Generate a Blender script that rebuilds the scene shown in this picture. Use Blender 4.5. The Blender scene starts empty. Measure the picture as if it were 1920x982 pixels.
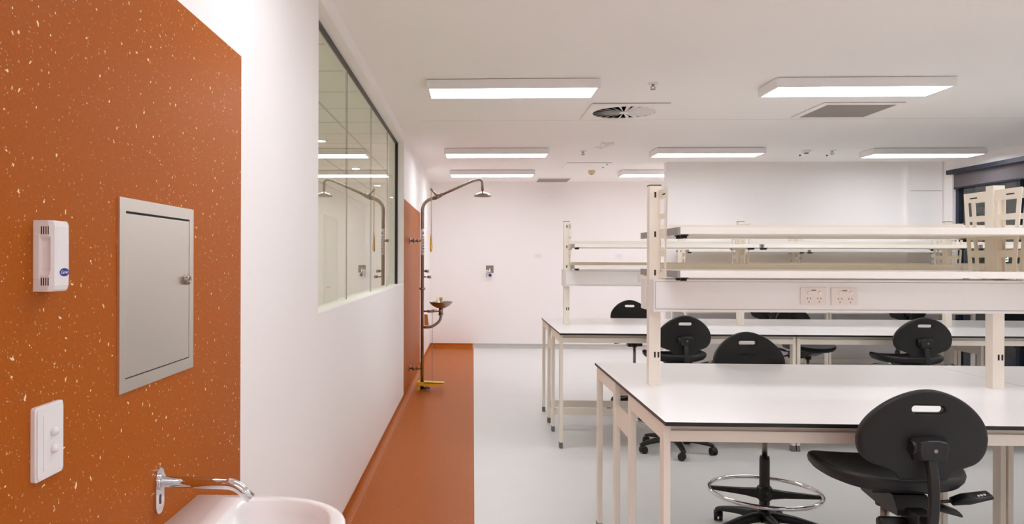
import bpy, bmesh, math, random
from mathutils import Vector, Matrix
random.seed(7)
C = bpy.context.scene.collection
SC = bpy.context.scene
PI = math.pi

# ------------------------------------------------------------------ camera
cam_d = bpy.data.cameras.new('camera'); cam = bpy.data.objects.new('camera', cam_d); C.objects.link(cam)
cam.location = (0, 0, 1.48)
cam.rotation_mode = 'XYZ'
YAW, ROLL = math.radians(2.43), 0.003
cam.matrix_world = (Matrix.Translation((0, 0, 1.48)) @ Matrix.Rotation(YAW, 4, 'Z') @ Matrix.Rotation(PI / 2, 4, 'X')
                    @ Matrix.Rotation(ROLL, 4, 'Z'))
cam_d.sensor_width = 36; cam_d.sensor_fit = 'HORIZONTAL'
cam_d.lens = 1400 / 1920 * 36
cam_d.shift_x = (960 - 827.6) / 1920
cam_d.shift_y = (487 - 491) / 1920
cam_d.clip_start = 0.02
SC.camera = cam

# ------------------------------------------------------------------ world, exposure
w = bpy.data.worlds.new('dusk'); SC.world = w; w.use_nodes = True
w.node_tree.nodes['Background'].inputs[0].default_value = (0.20, 0.22, 0.28, 1)
w.node_tree.nodes['Background'].inputs[1].default_value = 1.4
SC.view_settings.view_transform = 'Standard'
SC.view_settings.look = 'None'
SC.view_settings.exposure = 0.0
SC.view_settings.gamma = 1
SC.view_settings.use_curve_mapping = False
SC.cycles.max_bounces = 24; SC.cycles.diffuse_bounces = 18; SC.cycles.glossy_bounces = 6; SC.cycles.transparent_max_bounces = 16
PANEL_LIGHT = 12.9          # the luminaires' diffusers
DOWNLIGHT = 230.0            # corridor downlights

# ------------------------------------------------------------------ materials
def s2l(c):
    return tuple((v / 255 / 12.92) if v / 255 <= .04045 else ((v / 255 + .055) / 1.055) ** 2.4 for v in c)

def mat(name, rgb, rough=.5, metal=0, spec=.5, vary=.04, vscale=6, bump=0, bscale=200, coat=0):
    m = bpy.data.materials.new(name); m.use_nodes = True
    nt = m.node_tree; b = nt.nodes['Principled BSDF']
    col = s2l(rgb)
    tc = nt.nodes.new('ShaderNodeTexCoord')
    nz = nt.nodes.new('ShaderNodeTexNoise'); nz.inputs['Scale'].default_value = vscale; nz.inputs['Detail'].default_value = 3
    nt.links.new(tc.outputs['Object'], nz.inputs['Vector'])
    mx = nt.nodes.new('ShaderNodeMix'); mx.data_type = 'RGBA'
    mx.inputs[6].default_value = (*[max(0, v * (1 - vary)) for v in col], 1)
    mx.inputs[7].default_value = (*[min(1, v * (1 + vary)) for v in col], 1)
    nt.links.new(nz.outputs['Fac'], mx.inputs[0]); nt.links.new(mx.outputs[2], b.inputs['Base Color'])
    b.inputs['Roughness'].default_value = rough; b.inputs['Metallic'].default_value = metal
    b.inputs['Specular IOR Level'].default_value = spec
    b.inputs['Coat Weight'].default_value = coat
    if bump:
        n2 = nt.nodes.new('ShaderNodeTexNoise'); n2.inputs['Scale'].default_value = bscale
        nt.links.new(tc.outputs['Object'], n2.inputs['Vector'])
        bp = nt.nodes.new('ShaderNodeBump'); bp.inputs['Strength'].default_value = bump; bp.inputs['Distance'].default_value = .002
        nt.links.new(n2.outputs['Fac'], bp.inputs['Height']); nt.links.new(bp.outputs['Normal'], b.inputs['Normal'])
    return m

def emit(name, rgb, strength):
    m = bpy.data.materials.new(name); m.use_nodes = True; nt = m.node_tree
    nt.nodes.remove(nt.nodes['Principled BSDF'])
    e = nt.nodes.new('ShaderNodeEmission'); e.inputs[0].default_value = (*rgb, 1); e.inputs[1].default_value = strength
    nt.links.new(e.outputs[0], nt.nodes['Material Output'].inputs['Surface'])
    return m

def glass(name, tint, ior=1.5):
    m = bpy.data.materials.new(name); m.use_nodes = True; nt = m.node_tree
    nt.nodes.remove(nt.nodes['Principled BSDF'])
    t = nt.nodes.new('ShaderNodeBsdfTransparent'); t.inputs[0].default_value = (*tint, 1)
    g = nt.nodes.new('ShaderNodeBsdfGlossy'); g.inputs['Roughness'].default_value = 0.0
    g.inputs['Color'].default_value = (.93, .95, .88, 1)
    f = nt.nodes.new('ShaderNodeFresnel'); f.inputs[0].default_value = ior
    mx = nt.nodes.new('ShaderNodeMixShader')
    # thin pane: both faces' reflection is counted once, where a ray meets the outer side
    def mth(op, a, b_):
        q = nt.nodes.new('ShaderNodeMath'); q.operation = op
        for i, v in enumerate((a, b_)):
            if isinstance(v, (int, float)): q.inputs[i].default_value = v
            else: nt.links.new(v, q.inputs[i])
        return q.outputs[0]
    gm = nt.nodes.new('ShaderNodeNewGeometry')
    pane = mth('DIVIDE', mth('MULTIPLY', f.outputs[0], 2.0), mth('ADD', f.outputs[0], 1.0))
    fac = mth('MULTIPLY', pane, mth('SUBTRACT', 1.0, gm.outputs['Backfacing']))
    nt.links.new(fac, mx.inputs[0]); nt.links.new(t.outputs[0], mx.inputs[1]); nt.links.new(g.outputs[0], mx.inputs[2])
    nt.links.new(mx.outputs[0], nt.nodes['Material Output'].inputs['Surface'])
    return m

def fleck_vinyl(name, rgb, fleck, rough=.45):
    """orange sheet vinyl scattered with small pale chips"""
    m = bpy.data.materials.new(name); m.use_nodes = True; nt = m.node_tree
    b = nt.nodes['Principled BSDF']; L = nt.links.new
    tc = nt.nodes.new('ShaderNodeTexCoord')
    def N(t, **k):
        n = nt.nodes.new(t)
        for a, v in k.items(): setattr(n, a, v)
        return n
    warp = N('ShaderNodeTexNoise'); warp.inputs['Scale'].default_value = 60
    L(tc.outputs['Object'], warp.inputs['Vector'])
    add = N('ShaderNodeMixRGB'); add.blend_type = 'LINEAR_LIGHT'; add.inputs[0].default_value = .012
    L(tc.outputs['Object'], add.inputs[1]); L(warp.outputs['Color'], add.inputs[2])
    def chips(scale, size, keep):
        v = N('ShaderNodeTexVoronoi'); v.inputs['Scale'].default_value = scale
        L(add.outputs[0], v.inputs['Vector'])
        sep = N('ShaderNodeSeparateColor'); L(v.outputs['Color'], sep.inputs[0])
        rad = N('ShaderNodeMath', operation='MULTIPLY'); rad.inputs[1].default_value = size; L(sep.outputs[1], rad.inputs[0])
        lt = N('ShaderNodeMath', operation='LESS_THAN'); L(v.outputs['Distance'], lt.inputs[0]); L(rad.outputs[0], lt.inputs[1])
        gt = N('ShaderNodeMath', operation='GREATER_THAN'); L(sep.outputs[0], gt.inputs[0]); gt.inputs[1].default_value = keep
        mu = N('ShaderNodeMath', operation='MULTIPLY'); L(lt.outputs[0], mu.inputs[0]); L(gt.outputs[0], mu.inputs[1])
        return mu
    a = chips(58, .20, .28); c = chips(130, .26, .38)
    base = N('ShaderNodeTexNoise'); base.inputs['Scale'].default_value = 160; base.inputs['Detail'].default_value = 4
    L(tc.outputs['Object'], base.inputs['Vector'])
    col = s2l(rgb)
    m0 = N('ShaderNodeMix', data_type='RGBA'); L(base.outputs['Fac'], m0.inputs[0])
    m0.inputs[6].default_value = (*[v * .8 for v in col], 1); m0.inputs[7].default_value = (*[v * 1.2 for v in col], 1)
    half = N('ShaderNodeMath', operation='MULTIPLY'); half.inputs[1].default_value = .36; L(c.outputs[0], half.inputs[0])
    m1 = N('ShaderNodeMix', data_type='RGBA'); L(half.outputs[0], m1.inputs[0]); L(m0.outputs[2], m1.inputs[6])
    m1.inputs[7].default_value = (*s2l(fleck), 1)
    m2 = N('ShaderNodeMix', data_type='RGBA'); L(a.outputs[0], m2.inputs[0]); L(m1.outputs[2], m2.inputs[6])
    m2.inputs[7].default_value = (*s2l(fleck), 1)
    L(m2.outputs[2], b.inputs['Base Color'])
    b.inputs['Roughness'].default_value = rough; b.inputs['Specular IOR Level'].default_value = .12
    return m

def brushed(name, rgb, rough=.3, axis=2):
    m = mat(name, rgb, rough, 1, vary=0)
    nt = m.node_tree; b = nt.nodes['Principled BSDF']
    tc = nt.nodes.new('ShaderNodeTexCoord'); mp = nt.nodes.new('ShaderNodeMapping')
    sc = [400, 400, 400]; sc[axis] = 4; mp.inputs['Scale'].default_value = sc
    n = nt.nodes.new('ShaderNodeTexNoise'); n.inputs['Scale'].default_value = 1; n.inputs['Detail'].default_value = 2
    nt.links.new(tc.outputs['Object'], mp.inputs[0]); nt.links.new(mp.outputs[0], n.inputs['Vector'])
    r = nt.nodes.new('ShaderNodeMapRange'); r.inputs[3].default_value = rough * .92; r.inputs[4].default_value = rough * 1.08
    nt.links.new(n.outputs['Fac'], r.inputs[0]); nt.links.new(r.outputs[0], b.inputs['Roughness'])
    return m

def tiled(name, rgb, line, size, width, rough=.7):
    m = mat(name, rgb, rough); nt = m.node_tree; b = nt.nodes['Principled BSDF']
    tc = nt.nodes.new('ShaderNodeTexCoord')
    br = nt.nodes.new('ShaderNodeTexBrick'); br.offset = 0
    br.inputs['Color1'].default_value = br.inputs['Color2'].default_value = (*s2l(rgb), 1)
    br.inputs['Mortar'].default_value = (*s2l(line), 1)
    br.inputs['Scale'].default_value = 1; br.inputs['Mortar Size'].default_value = width
    br.inputs['Brick Width'].default_value = size; br.inputs['Row Height'].default_value = size
    nt.links.new(tc.outputs['Object'], br.inputs['Vector']); nt.links.new(br.outputs['Color'], b.inputs['Base Color'])
    return m

def ribbed(name, rgb):
    """black moulded foam: wavy quilted ribs in the bump only"""
    m = mat(name, rgb, .5, vary=.1); nt = m.node_tree; b = nt.nodes['Principled BSDF']
    tc = nt.nodes.new('ShaderNodeTexCoord')
    wv = nt.nodes.new('ShaderNodeTexWave'); wv.bands_direction = 'Y'; wv.inputs['Scale'].default_value = 9
    wv.inputs['Distortion'].default_value = 3; wv.inputs['Detail'].default_value = 1; wv.inputs['Detail Scale'].default_value = 3
    nt.links.new(tc.outputs['Object'], wv.inputs['Vector'])
    bp = nt.nodes.new('ShaderNodeBump'); bp.inputs['Strength'].default_value = .9; bp.inputs['Distance'].default_value = .006
    nt.links.new(wv.outputs['Fac'], bp.inputs['Height']); nt.links.new(bp.outputs['Normal'], b.inputs['Normal'])
    return m

M = dict(
    wall=mat('white_wall_paint', (246, 242, 240), .6, spec=.3, vary=.012, vscale=1.5, bump=.05, bscale=300),
    ceiling=mat('white_ceiling_paint', (250, 247, 244), .85, spec=.2, vary=.01, vscale=1),
    floor=mat('pale_grey_vinyl', (222, 222, 220), .38, vary=.03, vscale=3, bump=.04, bscale=60),
    floor_skirt=mat('grey_vinyl_skirting', (188, 186, 180), .45),
    orange=fleck_vinyl('orange_fleck_vinyl', (172, 90, 18), (250, 224, 186)),
    orange_floor=fleck_vinyl('orange_floor_vinyl', (176, 94, 24), (205, 130, 80), .42),
    steel=brushed('brushed_stainless', (232, 226, 218), .34, 1),
    steel_dark=mat('satin_stainless_tube', (160, 150, 138), .3, 1),
    chrome=mat('chrome', (225, 225, 228), .06, 1, vary=0),
    plastic=mat('white_plastic', (238, 236, 236), .32),
    powder=mat('cream_powder_coat', (242, 235, 222), .42, vary=.015, bump=.05, bscale=500),
    laminate=mat('white_laminate', (244, 242, 241), .25, vary=.01),
    core=mat('black_laminate_core', (22, 20, 20), .4),
    shelf=mat('white_shelf_laminate', (246, 243, 236), .4, vary=.01),
    trunk=mat('pale_grey_trunking', (240, 238, 236), .35, vary=.01),
    outlet=mat('warm_white_outlet', (236, 226, 218), .4),
    black=mat('black_plastic', (24, 23, 24), .42, vary=.08),
    foam=mat('black_moulded_foam', (19, 18, 19), .5, vary=.1, bump=.15, bscale=500),
    rib=ribbed('black_ribbed_foam', (18, 17, 17)),
    grey=mat('grey_plastic', (112, 112, 114), .5),
    alu=mat('grey_end_cap', (150, 146, 146), .45),
    slot=mat('dark_slot', (40, 38, 36), .7),
    vinyl_gap=mat('seal_strip', (140, 136, 122), .5),
    yellow=mat('safety_yellow', (246, 200, 20), .4),
    tag=mat('orange_tag', (196, 128, 52), .5),
    ceramic=mat('white_ceramic', (248, 246, 245), .16, vary=.005, spec=.35, coat=.05),
    blue=mat('blue_badge', (22, 44, 140), .3),
    ink=mat('dark_ink', (26, 28, 44), .5),
    inkblue=mat('blue_ink', (60, 90, 160), .5),
    white_ink=mat('white_ink', (245, 245, 245), .4),
    grille=mat('grey_grille_mesh', (150, 142, 136), .6),
    void=mat('dark_duct', (12, 12, 12), .9),
    frame=mat('dark_navy_frame', (34, 40, 54), .45),
    channel=mat('black_glazing_channel', (30, 28, 24), .4),
    blind=mat('grey_blind_fabric', (108, 100, 102), .85, vary=.03, bump=.2, bscale=900),
    cream=mat('cream_detector', (214, 192, 158), .5),
    glass=glass('green_tinted_glass', (.93, .965, .905), 1.5),
    winglass=glass('clear_glass', (.93, .95, .95), 1.45),
    tile_ceiling=tiled('tile_grid_ceiling', (236, 234, 220), (150, 145, 128), .6, .012),
    brick=tiled('brown_brick', (146, 122, 104), (120, 104, 92), .24, .01),
    ground=mat('dark_paving', (84, 84, 92), .8, vary=.2),
    leaf=mat('dark_green_leaf', (52, 92, 44), .6, vary=.5, vscale=8),
    bark=mat('brown_bark', (70, 52, 40), .9, vary=.2),
    door=mat('white_door_paint', (226, 222, 216), .45),
    light=emit('led_diffuser', (.94, .985, 1.06), PANEL_LIGHT),
    down=emit('downlight_lens', (1.0, .95, .86), DOWNLIGHT),
    sign=emit('lit_letter', (.75, 1.0, .85), 3.0),
)

# ------------------------------------------------------------------ geometry helpers
def bx(bm, x0, x1, y0, y1, z0, z1, mi=0, bev=0, seg=2):
    r = bmesh.ops.create_cube(bm, size=1)
    vs = r['verts']
    for v in vs:
        v.co = Vector((x0 + (v.co.x + .5) * (x1 - x0), y0 + (v.co.y + .5) * (y1 - y0), z0 + (v.co.z + .5) * (z1 - z0)))
    fs = {f for v in vs for f in v.link_faces}
    for f in fs: f.material_index = mi
    if bev:
        es = list({e for v in vs for e in v.link_edges})
        q = bmesh.ops.bevel(bm, geom=es, offset=bev, segments=seg, profile=.5, affect='EDGES', material=-1)
        for f in q['faces']: f.material_index = mi
    return vs

def rings(bm, loops, mi=0, cap0=True, cap1=True, closed=True):
    """skin a list of equal length loops of points"""
    vl = [[bm.verts.new(p) for p in lp] for lp in loops]
    n = len(vl[0])
    for a, b in zip(vl, vl[1:]):
        for i in range(n if closed else n - 1):
            j = (i + 1) % n
            f = bm.faces.new((a[i], a[j], b[j], b[i])); f.material_index = mi; f.smooth = True
    if cap0: f = bm.faces.new(list(reversed(vl[0]))); f.material_index = mi
    if cap1: f = bm.faces.new(vl[-1]); f.material_index = mi
    return vl

def frame_of(d):
    d = d.normalized()
    u = Vector((0, 0, 1)) if abs(d.z) < .9 else Vector((1, 0, 0))
    a = d.cross(u).normalized(); b = a.cross(d).normalized()
    return a, b

def tube(bm, pts, r, n=12, mi=0, closed=False):
    pts = [Vector(p) for p in pts]; k = len(pts)
    rr = r if isinstance(r, (list, tuple)) else [r] * k
    loops = []; prev = None
    for i, p in enumerate(pts):
        if closed: d = (pts[(i + 1) % k] - pts[i - 1])
        else: d = pts[min(i + 1, k - 1)] - pts[max(i - 1, 0)]
        if prev is None: a, b = frame_of(d)
        else:
            d = d.normalized(); a = (prev - d * prev.dot(d)).normalized(); b = a.cross(d).normalized()
        prev = a
        loops.append([p + (a * math.cos(t) + b * math.sin(t)) * rr[i] for t in [2 * PI * q / n for q in range(n)]])
    if closed: loops.append(loops[0]); rings(bm, loops, mi, False, False)
    else: rings(bm, loops, mi)

def bend(pts, rad, steps=6):
    """round the corners of a polyline"""
    pts = [Vector(p) for p in pts]; out = [pts[0]]
    for a, b, c in zip(pts, pts[1:], pts[2:]):
        d1 = (a - b).normalized(); d2 = (c - b).normalized()
        r = min(rad, (a - b).length * .49, (c - b).length * .49)
        p, q = b + d1 * r, b + d2 * r
        for i in range(steps + 1):
            t = i / steps
            out.append(p * (1 - t) ** 2 + b * 2 * t * (1 - t) + q * t * t)
    out.append(pts[-1]); return out

def cyl(bm, p0, p1, r0, r1=None, n=24, mi=0):
    r1 = r0 if r1 is None else r1
    p0, p1 = Vector(p0), Vector(p1); a, b = frame_of(p1 - p0)
    L = lambda p, r: [p + (a * math.cos(t) + b * math.sin(t)) * r for t in [2 * PI * q / n for q in range(n)]]
    vl = rings(bm, [L(p0, r0), L(p1, r1)], mi)

def lathe(bm, prof, o=(0, 0, 0), axis='Z', n=32, mi=0):
    """prof: (radius, height) pairs; skins them about the axis"""
    o = Vector(o); loops = []
    for r, h in prof:
        lp = []
        for q in range(n):
            t = 2 * PI * q / n; c, s = r * math.cos(t), r * math.sin(t)
            lp.append(o + (Vector((c, s, h)) if axis == 'Z' else Vector((h, c, s)) if axis == 'X' else Vector((s, h, c))))
        loops.append(lp)
    rings(bm, loops, mi, prof[0][0] > 1e-6, prof[-1][0] > 1e-6)

def slab(bm, outline, axis, a0, a1, mi=0, smooth=False):
    """prism: 2D outline extruded along axis between a0 and a1 (outline in the other two axes, in xyz order)"""
    def P(u, v, a):
        return (a, u, v) if axis == 'X' else (u, a, v) if axis == 'Y' else (u, v, a)
    A = [bm.verts.new(P(u, v, a0)) for u, v in outline]; B = [bm.verts.new(P(u, v, a1)) for u, v in outline]
    n = len(A)
    for i in range(n):
        f = bm.faces.new((A[i], A[(i + 1) % n], B[(i + 1) % n], B[i])); f.material_index = mi; f.smooth = smooth
    for lp in (A, B):
        f = bm.faces.new(lp); f.material_index = mi

def plate_holes(bm, outer, holes, axis, a0, a1, mi=0):
    """prism with holes"""
    def P(u, v, a):
        return Vector((a, u, v) if axis == 'X' else (u, a, v) if axis == 'Y' else (u, v, a))
    for a in (a0, a1):
        es = []
        for lp in [outer] + holes:
            vs = [bm.verts.new(P(u, v, a)) for u, v in lp]
            es += [bm.edges.new((vs[i], vs[(i + 1) % len(vs)])) for i in range(len(vs))]
        r = bmesh.ops.triangle_fill(bm, use_beauty=True, use_dissolve=False, edges=es)
        for g in r['geom']:
            if isinstance(g, bmesh.types.BMFace): g.material_index = mi
    for lp in [outer] + holes:
        n = len(lp)
        for i in range(n):
            (u, v), (u2, v2) = lp[i], lp[(i + 1) % n]
            f = bm.faces.new([bm.verts.new(P(u, v, a0)), bm.verts.new(P(u2, v2, a0)), bm.verts.new(P(u2, v2, a1)), bm.verts.new(P(u, v, a1))])
            f.material_index = mi
    bmesh.ops.remove_doubles(bm, verts=bm.verts, dist=1e-6)

def rrect(u0, u1, v0, v1, r, n=5):
    out = []
    for cu, cv, t0 in ((u1 - r, v1 - r, 0), (u0 + r, v1 - r, PI / 2), (u0 + r, v0 + r, PI), (u1 - r, v0 + r, 1.5 * PI)):
        for i in range(n + 1):
            t = t0 + PI / 2 * i / n; out.append((cu + r * math.cos(t), cv + r * math.sin(t)))
    return out

def obj(name, bm, mats, parent=None, smooth_angle=None):
    bmesh.ops.recalc_face_normals(bm, faces=bm.faces)
    if parent is not None:
        off = Vector((0, 0, 0)); p = parent
        while p is not None: off += p.location; p = p.parent
        if off.length > 0: bmesh.ops.translate(bm, verts=bm.verts, vec=-off)
    me = bpy.data.meshes.new(name); bm.to_mesh(me); bm.free()
    for m in (mats if isinstance(mats, (list, tuple)) else [mats]): me.materials.append(m)
    o = bpy.data.objects.new(name, me); C.objects.link(o)
    if parent is not None: o.parent = parent
    return o

def B(): return bmesh.new()

def struct(name, bm, m, parent=None):
    o = obj(name, bm, m, parent)
    if parent is None: o['kind'] = 'structure'
    return o

def tag(o, label, cat, group=None):
    o['label'] = label; o['category'] = cat
    if group: o['group'] = group
    return o

def thing(name, label, cat, loc=(0, 0, 0), group=None, rz=0):
    o = bpy.data.objects.new(name, None); C.objects.link(o); o.location = loc; o.rotation_euler = (0, 0, rz)
    o.empty_display_size = .05
    return tag(o, label, cat, group)

def copy_thing(root, loc, rz, label, group=None):
    def cp(o, par):
        c = o.copy(); C.objects.link(c)
        if par is not None: c.parent = par
        for ch in list(o.children): cp(ch, c)
        return c
    r = cp(root, None); r.location = loc; r.rotation_euler = (0, 0, rz); r['label'] = label
    if group: r['group'] = group
    return r

def text(name, s, size, loc, rot, m, parent, depth=.0004, shear=0):
    cu = bpy.data.curves.new(name, 'FONT'); cu.body = s; cu.size = size; cu.align_x = 'CENTER'; cu.align_y = 'CENTER'
    cu.extrude = depth; cu.shear = shear
    t = bpy.data.objects.new('tmp_text', cu); C.objects.link(t)
    bpy.context.view_layer.update()
    me = bpy.data.meshes.new_from_object(t.evaluated_get(bpy.context.evaluated_depsgraph_get()))
    bpy.data.objects.remove(t); bpy.data.curves.remove(cu)
    me.name = name; me.materials.clear(); me.materials.append(m)
    Mx = Matrix.Translation(loc) @ rot
    off = Vector((0, 0, 0)); p = parent
    while p is not None: off += p.location; p = p.parent
    me.transform(Matrix.Translation(-off) @ Mx)
    o = bpy.data.objects.new(name, me); C.objects.link(o); o.parent = parent
    return o
ROT_PX = Matrix.Rotation(PI / 2, 4, 'Z') @ Matrix.Rotation(PI / 2, 4, 'X')    # text reads along +Y, faces +X
ROT_NY = Matrix.Rotation(PI / 2, 4, 'X')                                      # text reads along +X, faces -Y

# ------------------------------------------------------------------ the room
XL, XR, YB, YN, ZC = -.72, 6.15, 12.6, -2.4, 2.79
CORR = -2.45                                     # corridor's far wall
WY0, WY1, WZ0, WZ1 = 3.443, 7.76, 1.228, 2.70    # inner window opening
b = B(); bx(b, 0.012, XR + .2, YN, YB + .2, -.1, 0); struct('floor', b, M['floor'])
b = B(); bx(b, XL - .1, 0.012, YN, YB + .2, -.1, 0); struct('floor_left', b, M['orange_floor'])
b = B(); bx(b, XL - .15, XR + .2, YN - .2, YB + .2, ZC, ZC + .1); struct('ceiling', b, M['ceiling'])
b = B(); bx(b, 0.2 + XL, XR, 7.03, 7.036, ZC - .0006, ZC + .001); struct('trim_1', b, M['cream'])      # control joint in the ceiling
b = B()
bx(b, XL - .12, XL, YN, WY0, 0, ZC); bx(b, XL - .12, XL, WY1, YB + .2, 0, ZC)
bx(b, XL - .12, XL, WY0, WY1, 0, WZ0); bx(b, XL - .12, XL, WY0, WY1, WZ1, ZC)
struct('wall_left', b, M['wall'])
b = B(); bx(b, XL, 3.8, YB, YB + .15, 0, ZC); bx(b, 3.65, 3.8, 10.2, YB, 0, ZC); struct('wall_back', b, M['wall'])
b = B(); bx(b, 2.57, XR + .15, 10.08, 10.2, 0, ZC); struct('wall_back_right', b, M['wall'])
b = B(); bx(b, XL - .12, XR + .15, YN - .15, YN, 0, ZC); struct('wall_near', b, M['wall'])
RY0, RY1, RZ0, RZ1 = 5.5, 9.86, .10, 2.65
b = B()
bx(b, XR, XR + .15, YN, RY0, 0, ZC); bx(b, XR, XR + .15, RY1, 10.25, 0, ZC)
bx(b, XR, XR + .15, RY0, RY1, 0, RZ0); bx(b, XR, XR + .15, RY0, RY1, RZ1, ZC)
struct('wall_right', b, M['wall'])
# boxed column panels in the right hand corner
b = B(); bx(b, 5.72, 6.14, 10.045, 10.08, 2.408, ZC); bx(b, 5.72, 6.14, 10.045, 10.08, 0, 2.402)
bx(b, 5.695, 5.72, 10.03, 10.08, 0, ZC); struct('trim_2', b, M['wall'])
# orange wall linings
b = B(); bx(b, XL - .001, XL + .001, -1.6, 2.285, .05, 2.108); struct('wall_left_lining', b, M['orange'])
b = B(); bx(b, XL - .001, XL + .001, 7.76, 10.14, .05, 2.115); struct('wall_left_lining', b, M['orange'])
# coved skirtings
def cove(h, r):
    pts = [(0, h), (.004, h), (.004, r)]
    for i in range(1, 7):
        t = PI / 2 * i / 6
        pts.append((.004 + r - r * math.cos(t), r - r * math.sin(t) + .0015))
    return pts + [(r + .02, 0), (0, 0)]
b = B(); slab(b, [(XL + u, v) for u, v in cove(.075, .05)], 'Y', YN, YB, smooth=False); struct('baseboard_left', b, M['orange_floor'])
b = B(); slab(b, [(YB - u, v) for u, v in cove(.075, .05)], 'X', XL, 0.0); struct('baseboard_back', b, M['orange_floor'])
b = B(); slab(b, [(YB - u, v) for u, v in cove(.075, .05)], 'X', 0.0, 3.65)
slab(b, [(10.08 - u, v) for u, v in cove(.075, .05)], 'X', 2.57, XR); struct('baseboard_back_right', b, M['floor_skirt'])

# inner window with frameless butt-jointed glass
b = B(); bx(b, XL - .10, XL - .068, WY0, WY1, WZ1 - .012, WZ1, 0); bx(b, XL - .10, XL - .066, WY1 - .012, WY1, WZ0, WZ1, 0)
win = struct('window_1', b, M['channel'])
js = [WY0, 4.70, 5.82, 6.93, WY1 - .012]
for y0, y1 in zip(js, js[1:]):
    b = B(); bx(b, XL - .09, XL - .08, y0 + .003, y1 - .003, WZ0 + .001, WZ1 - .011); obj('pane', b, M['glass'], win)
for y in js[1:-1]:
    b = B(); bx(b, XL - .0905, XL - .0785, y - .003, y + .003, WZ0 + .001, WZ1 - .012); obj('pane_seal', b, M['vinyl_gap'], win)
# corridor beyond it
b = B(); bx(b, CORR - .1, XL - .1, 1.5, 17, -.1, 0); struct('floor_corridor', b, M['floor'])
b = B(); bx(b, CORR - .1, XL - .12, 1.5, 17, 2.70, 2.8); struct('ceiling_corridor', b, M['tile_ceiling'])
b = B(); bx(b, CORR - .1, CORR, 1.5, 17, 0, 2.7); bx(b, CORR, XL - .12, 16.9, 17, 0, 2.7); bx(b, CORR, XL - .12, 1.5, 1.6, 0, 2.7)
bx(b, XL - .12, XL, YB + .2, 17, 0, 2.7); struct('wall_corridor', b, M['wall'])
for k, (y0, y1) in enumerate(((8.6, 9.55), (12.2, 13.15), (5.4, 6.35))):
    b = B(); bx(b, CORR, CORR + .03, y0, y1, 0, 2.15, 0, .003)
    bx(b, CORR, CORR + .045, y0 - .06, y0, 0, 2.21); bx(b, CORR, CORR + .045, y1, y1 + .06, 0, 2.21); bx(b, CORR, CORR + .045, y0, y1, 2.15, 2.21)
    d = struct('door_%d' % (k + 1), b, M['door'])
    b = B(); cyl(b, (CORR + .03, y0 + .08, 1.02), (CORR + .07, y0 + .08, 1.02), .01); cyl(b, (CORR + .065, y0 + .08, 1.02), (CORR + .065, y0 + .2, 1.02), .008)
    obj('door_handle', b, M['steel_dark'], d)
for k, y in enumerate((7.6, 9.93, 12.2, 14.5, 5.3, 3.0)):  # last two are out of sight, added to brighten the corridor
    t = thing('downlight', 'round recessed downlight in the corridor seen through the glass, ' +
              ('nearest of the row', 'second of the row', 'third of the row', 'farthest of the row', 'added out of sight behind the white wall', 'added out of sight nearest the corridor end')[k], 'downlight', (-1.57, y, 2.70), 'corridor downlights')
    b = B(); lathe(b, [(.05, 2.7), (.05, 2.692), (.065, 2.692), (.065, 2.7)], (-1.57, y, 0), n=28); obj('trim_ring', b, M['plastic'], t)
    b = B(); cyl(b, (-1.57, y, 2.6935), (-1.57, y, 2.6985), .048); obj('lens', b, M['down'], t)

# right hand window: dark frames, panes and a half drawn roller blind
FX = XR + .04
b = B()
bx(b, FX, FX + .07, RY0, RY1, RZ0, RZ0 + .06); bx(b, FX, FX + .07, RY0, RY1, RZ1 - .06, RZ1)
ms = [RY0, 6.6, 7.7, 8.76, RY1]
for i, y in enumerate(ms):
    hw = .03
    yy = min(max(y, RY0 + hw), RY1 - hw); bx(b, FX, FX + .07, yy - hw, yy + hw, RZ0, RZ1)
win2 = struct('window_2', b, M['frame'])
for y0, y1 in zip(ms, ms[1:]):
    b = B(); bx(b, FX + .03, FX + .038, y0 + .03, y1 - .03, RZ0 + .06, RZ1 - .06); obj('pane', b, M['winglass'], win2)
t = thing('roller_blind', 'grey fabric roller blind half drawn under a dark navy headbox at the right window', 'blind', (XR, RY0, 2.6))
b = B(); bx(b, XR - .07, XR - .002, RY0 - .02, 9.885, 2.592, 2.648, 0, .004); obj('headbox', b, M['frame'], t)
b = B(); bx(b, XR + .012, XR + .014, RY0, 9.85, 2.425, 2.61); obj('fabric', b, M['blind'], t)
b = B(); bx(b, XR + .006, XR + .02, RY0, 9.85, 2.405, 2.425, 0, .003); obj('bottom_bar', b, M['frame'], t)
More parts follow.
